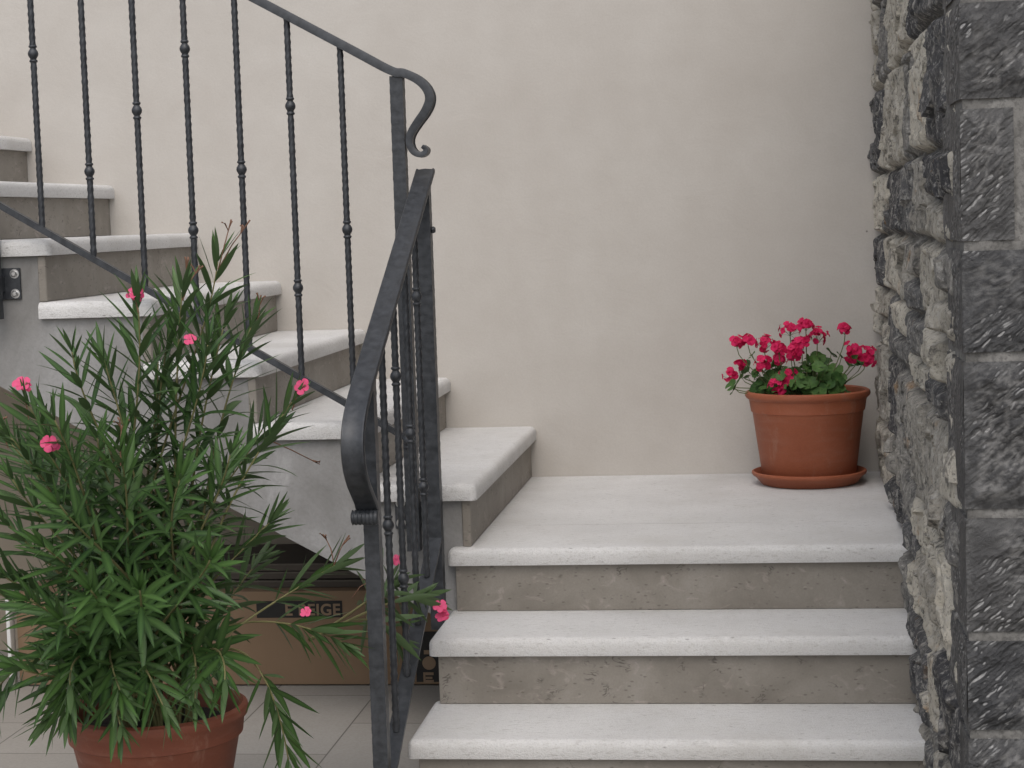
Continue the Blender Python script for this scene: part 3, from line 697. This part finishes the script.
# bud twigs above the tips
for (a, b) in (((-.317, -2.22, .75), (-.262, -2.2, .835)), ((-.317, -2.22, .75), (-.285, -2.23, .842)), ((-.373, -2.3, .69), (-.36, -2.3, .765)), ((-.373, -2.3, .69), (-.342, -2.29, .75)),
               ((-.639, -2.5, .47), (-.649, -2.5, .53)), ((-.547, -2.6, .44), (-.56, -2.6, .43)), ((-.449, -2.36, .67), (-.454, -2.36, .70)), ((-.196, -2.12, .44), (-.175, -2.12, .485)),
               ((-.297, -2.0, .37), (-.18, -1.95, .30)), ((-.121, -2.1, .10), (-.10, -2.1, .145)), ((-.121, -2.1, .09), (-.14, -2.1, .16)),
               ((-.13, -1.9, -.016), (-.09, -1.88, .02)), ((-.437, -2.55, .38), (-.43, -2.55, .46)), ((-.767, -2.3, .39), (-.78, -2.3, .45)), ((-.282, -2.1, .60), (-.262, -2.1, .68))):
    a, b = Vector(a), Vector(b); acc = ([], []); mp = a.lerp(b, .55) + Vector((random.uniform(-.006, .006), 0, .004))
    tube(acc, [a, mp, b], .0016, .0011, 5)
    for k in range(3):
        e_ = b + Vector((random.uniform(-.016, .016), random.uniform(-.012, .012), random.uniform(.004, .018))); tube(acc, [mp.lerp(b, .6 + .2 * k / 2), e_.lerp(b, .4), e_], .0011, .0022, 5)
    keep(from_pd("bud_twig", acc[0], acc[1], M['twig'], ol, 180), ol)
FL = [(-0.454, -2.36, 0.709, 1), (-0.649, -2.5, 0.539, 1), (-0.559, -2.6, 0.433, 1), (-0.172, -2.12, 0.49, 1), (-0.343, -2.36, 0.612, .8), (0.045, -1.74, -0.07, 1), (0.05, -1.735, -0.095, 1),
      (-0.05, -1.76, 0.046, .8), (-0.14, -2.3, 0.035, .7)]
def petals(acc, c, axis, n, r_, tone, cup=.25, wid=.62):
    V, F, T = acc; axis = axis.normalized(); o1 = axis.orthogonal().normalized(); o2 = axis.cross(o1); ph = random.uniform(0, 6)
    for k in range(n):
        a = ph + 2 * math.pi * k / n + random.uniform(-.15, .15); rd_ = o1 * math.cos(a) + o2 * math.sin(a); sd2 = axis.cross(rd_); b0 = len(V); rr_ = r_ * random.uniform(.85, 1.1)
        for t, wv in ((.05, .10), (.35, .30), (.7, .50), (.92, .40), (1.04, .12)):
            lift = axis * (rr_ * cup * math.sin(t * 2.2) + random.uniform(-.06, .06) * rr_)
            for s_ in (-1, 0, 1): V.append(c + rd_ * (rr_ * t) + sd2 * (s_ * wv * wid * 1.5 * rr_) + lift + axis * (abs(s_) * .08 * rr_)); T.append(min(1, max(0, tone + .3 * (1 - t) * (s_ == 0))))
        for i in range(4):
            q_ = b0 + i * 3; F += [(q_, q_ + 1, q_ + 4, q_ + 3), (q_ + 1, q_ + 2, q_ + 5, q_ + 4)]
for (x, y, z, s_) in FL:
    acc = ([], [], []); petals(acc, Vector((x, y, z)), Vector((random.uniform(-.4, .6), -.8, random.uniform(.2, .9))), 5, .0175 * s_, .5)
    if s_ > .9: petals(acc, Vector((x + .003, y + .005, z - .004)), Vector((random.uniform(-.6, .6), -.6, random.uniform(-.2, .9))), 5, .014, .3)
    keep(from_pd("flower", acc[0], acc[1], M['opetal'], ol, 180, {"tone": np.array(acc[2])}), ol)

# ------------------------------------------------------------------ geranium, pot and saucer on the landing
GC = Vector((.945, -.238, 0))
bm = lathe([(0, 0.003), (.138, 0), (.146, .003), (.163, .024), (.171, .029), (.1745, .034), (.1735, .040), (.168, .042), (.162, .036), (.146, .012), (0, .010)], 72)
tag(from_bm("saucer", bm, M['terra'], None, 45), "round terracotta saucer under the geranium pot on the landing", "saucer").location = GC
bm = lathe([(0, .0115), (.136, .0115), (.141, .018), (.168, .222), (.1695, .224), (.1725, .2258), (.178, .262), (.1865, .268), (.190, .2755), (.188, .284), (.181, .288), (.174, .284), (.171, .272), (.162, .215)], 80)
gp_ = tag(from_bm("flower_pot", bm, M['terra'], None, 40), "terracotta pot on a saucer on the landing, planted with red geranium", "flower pot"); gp_.location = GC
bm = lathe([(0, .238), (.05, .243), (.11, .236), (.165, .24)], 40)
for v in bm.verts: v.co.z += .006 * noise.noise(v.co * 40)
from_bm("soil", bm, M['soil'], gp_, 180)
ge = empty("geranium", "low bushy geranium with crimson flower heads and round green leaves", "plant", (GC.x, GC.y, .24))
def round_leaf(acc, c, nrm, r_, tone, ph):
    V, F, T, RB = acc; nrm = nrm.normalized(); o1 = nrm.orthogonal().normalized(); o2 = nrm.cross(o1); b0 = len(V); n = 28
    V.append(c - nrm * r_ * .12); T.append(tone); RB.append(.7)
    for ring, rr_ in ((1, .55), (2, 1.0)):
        for k in range(n):
            a = ph + (.28 + (2 * math.pi - .56) * k / (n - 1)); sca = 1 + (.10 * abs(math.sin(a * 3.5)) - .05) * (ring == 2) + random.uniform(-.03, .03)
            V.append(c + (o1 * math.cos(a) + o2 * math.sin(a)) * (r_ * rr_ * sca) + nrm * r_ * (.05 * ring + .10 * math.sin(a * 3.5 + 1) * (ring == 2) + random.uniform(-.02, .02)))
            T.append(min(1, tone + (.12 if ring == 2 else 0))); RB.append(.25 if (k % 4 == 0 and ring == 1) else 0)
    for k in range(n - 1):
        F.append((b0, b0 + 1 + k, b0 + 2 + k)); F.append((b0 + 1 + k, b0 + 1 + n + k, b0 + 2 + n + k, b0 + 2 + k))
acc = ([], [], [], []); stems = ([], [])
rg = random.Random(3)
for k in range(190):
    if k < 12:      # the few leaves that hang out to both sides
        px_, pz_ = ((.715, .31), (.725, .30), (.745, .33), (.76, .36), (.765, .33), (1.10, .375), (1.075, .365), (1.05, .385), (1.02, .395), (.78, .40), (1.03, .35), (1.11, .36))[k]; py_ = GC.y + rg.uniform(-.08, .04)
    else:
        a = rg.uniform(0, 6.28); r_ = math.sqrt(rg.random()) * .150
        px_, py_ = GC.x - .015 + r_ * math.cos(a), GC.y + r_ * .9 * math.sin(a)
        if px_ > 1.065: px_ -= .1
        pz_ = .262 + rg.random() ** .8 * (.120 - .22 * r_ + .02 * math.sin(px_ * 40))
    c = Vector((px_, py_, pz_)); out = Vector((px_ - GC.x, py_ - GC.y, 0)) * 4
    round_leaf(acc, c, Vector((rg.uniform(-.5, .5), rg.uniform(-.9, .2), rg.uniform(.35, 1))) + out, rg.uniform(.013, .025), min(1, max(0, rg.gauss(.4, .25))), rg.uniform(0, 6.28))
    b0 = Vector((GC.x + (px_ - GC.x) * .4, GC.y + (py_ - GC.y) * .4, .24)); tube(stems, bez(b0, b0 + Vector((0, 0, .05)), c - Vector((0, 0, .03)), c, 5), .0022, .0013, 5)
keep(from_pd("foliage", acc[0], acc[1], M['gleaf'], ge, 180, {"tone": np.array(acc[2]), "rib": np.array(acc[3])}), ge)
keep(from_pd("stems", stems[0], stems[1], M['gstem'], ge, 180), ge)
GER = [(0.735, -0.287, 0.441, .8), (0.769, -0.303, 0.448, .6), (0.817, -0.267, 0.429, 1.2), (0.861, -0.296, 0.418, .9), (0.897, -0.307, 0.405, 1), (0.809, -0.307, 0.374, 1.0), (0.885, -0.315, 0.334, 1.15), (0.85, -0.335, 0.308, 1.0), (0.896, -0.223, 0.47, 1.1), (0.943, -0.288, 0.487, .8), (0.977, -0.251, 0.445, 1.2), (0.93, -0.282, 0.421, 1.0), (1.059, -0.294, 0.472, .7), (1.082, -0.302, 0.409, 1.0), (1.118, -0.289, 0.385, 1.2), (0.711, -0.24, 0.337, .8), (0.739, -0.24, 0.369, .6), (0.865, -0.26, 0.385, .9)]
for (x, y, z, s_) in GER:
    c = Vector((x, y, z)); acc = ([], [], []); sa = ([], [])
    hub = c - Vector((0, 0, .018)); nfl = int(13 * s_) + 2
    for k in range(nfl):
        v = Vector((random.gauss(0, 1), random.gauss(-.5, .8), random.gauss(.35, .8))).normalized(); rad = .0235 * s_ * random.uniform(.35, 1.25)
        petals(acc, c + v * rad, v + Vector((0, -.3, .1)), 5, .0115 * random.uniform(.7, 1.25), random.uniform(0, .9), random.uniform(.05, .6), .7)
        tube(sa, [hub, c.lerp(hub, .4) + v * rad * .5, c + v * rad], .0007, .0006, 4)
    b0 = Vector((GC.x + (x - GC.x) * .5, GC.y + (y - GC.y) * .5, .25)); tube(sa, bez(b0, b0 + Vector((0, 0, .08)), hub - Vector((0, 0, .05)), hub, 7), .002, .0014, 6)
    fh = keep(from_pd("flower_head", acc[0], acc[1], M['gpetal'], ge, 180, {"tone": np.array(acc[2])}), ge)
    from_pd("flower_stalk", sa[0], sa[1], M['gstem'], fh, 180)

# ------------------------------------------------------------------ cartons under the stairs
YB = -.79; ZB = FLOOR + .004; HB = .276
def carton(x0, x1, d, label):
    o = tag(from_bm("cardboard_box", bevel(box_bm(x0, x1, YB, YB + d, ZB, ZB + HB), lambda e: True, .004, 2), M['card'], None, 40), label, "box")
    bm = box_bm(x0 + .004, x1 - .004, YB + d / 2 - .003, YB + d / 2 + .003, ZB + HB - .001, ZB + HB + .001); from_bm("flap_seam", bm, M['ink'], o); return o
def text(body, size, loc, mat, parent, bold=.0):
    cu = bpy.data.curves.new("lettering", 'FONT'); cu.body = body; cu.size = size; cu.offset = bold; cu.extrude = .0006; cu.align_x = 'RIGHT'; cu.space_character = 1.08
    t = bpy.data.objects.new("lettering", cu); COL.objects.link(t); bpy.context.view_layer.update()
    me = bpy.data.meshes.new_from_object(t.evaluated_get(bpy.context.evaluated_depsgraph_get())); bpy.data.objects.remove(t)
    me.transform(Matrix.Translation(loc) @ Matrix.Rotation(R(90), 4, 'X')); return link("lettering", me, mat, parent)
b1 = carton(-1.39, -.02, .42, "long brown cardboard box printed BEIGE in a black panel, under the stairs")
panel = from_bm("printed_panel", box_bm(-.66, -.406, YB - .0012, YB + .001, -.293, -.244), M['ink'], b1)
text("E BEIGE", .046, (-.412, YB - .0018, -.2855), M['print_tan'], panel, .0012)
pan = from_bm("printed_panel", box_bm(-.196, -.026, YB - .0012, YB + .001, ZB + .008, ZB + .155), M['ink'], b1)
bm = lathe([(0, -.0008), (.0195, -.0008), (.0195, .0008), (0, .0008)], 28); bm.transform(Matrix.Translation((-.158, YB - .0014, -.428)) @ Matrix.Rotation(R(90), 4, 'X'))
from_bm("printed_symbol", bm, M['print_tan'], pan)
bm = box_bm(-.172, -.148, YB - .0022, YB, -.402, -.390)
from_bm("printed_symbol", bm, M['print_tan'], pan)
bm = bmesh.new()
for (x0, x1, z0, z1) in ((-.176, -.170, -.486, -.455), (-.1695, -.146, -.486, -.477), (-.1695, -.150, -.474, -.468), (-.1695, -.146, -.463, -.455)): box_bm(x0, x1, YB - .0022, YB, z0, z1, bm)
from_bm("printed_symbol", bm, M['print_tan'], pan)
top_z = ZB + HB + .001
for k, (x0, x1, y0, lab) in enumerate(((-1.20, -.05, -.745, "dark brown board lying lowest, directly on the cardboard box under the stairs"), (-1.20, -.06, -.738, "dark brown board in the middle of the stack on the box"),
                                       (-1.19, -.07, -.742, "dark brown board topmost of the stack on the box"))):
    o = tag(from_bm("dark_board", bevel(box_bm(x0, x1, y0, y0 + .34, top_z + .0245 * k, top_z + .0245 * k + .022), lambda e: True, .001, 1), M['board']), lab, "board", "boards stacked on the cardboard box")
    from_bm("pale_edge", box_bm(x0 + .001, x1 - .001, y0 - .0015, y0 + .001, top_z + .0245 * k + .017, top_z + .0245 * k + .0215), M['edge'], o)
bm = bevel(box_bm(-1.410, -1.398, YB - .03, YB + .01, FLOOR + .002, FLOOR + .30), lambda e: True, .003, 2)
tag(from_bm("foam_strip", bm, M['white'], None, 40), "narrow white foam strip standing upright at the left end of the long cardboard box", "foam strip")
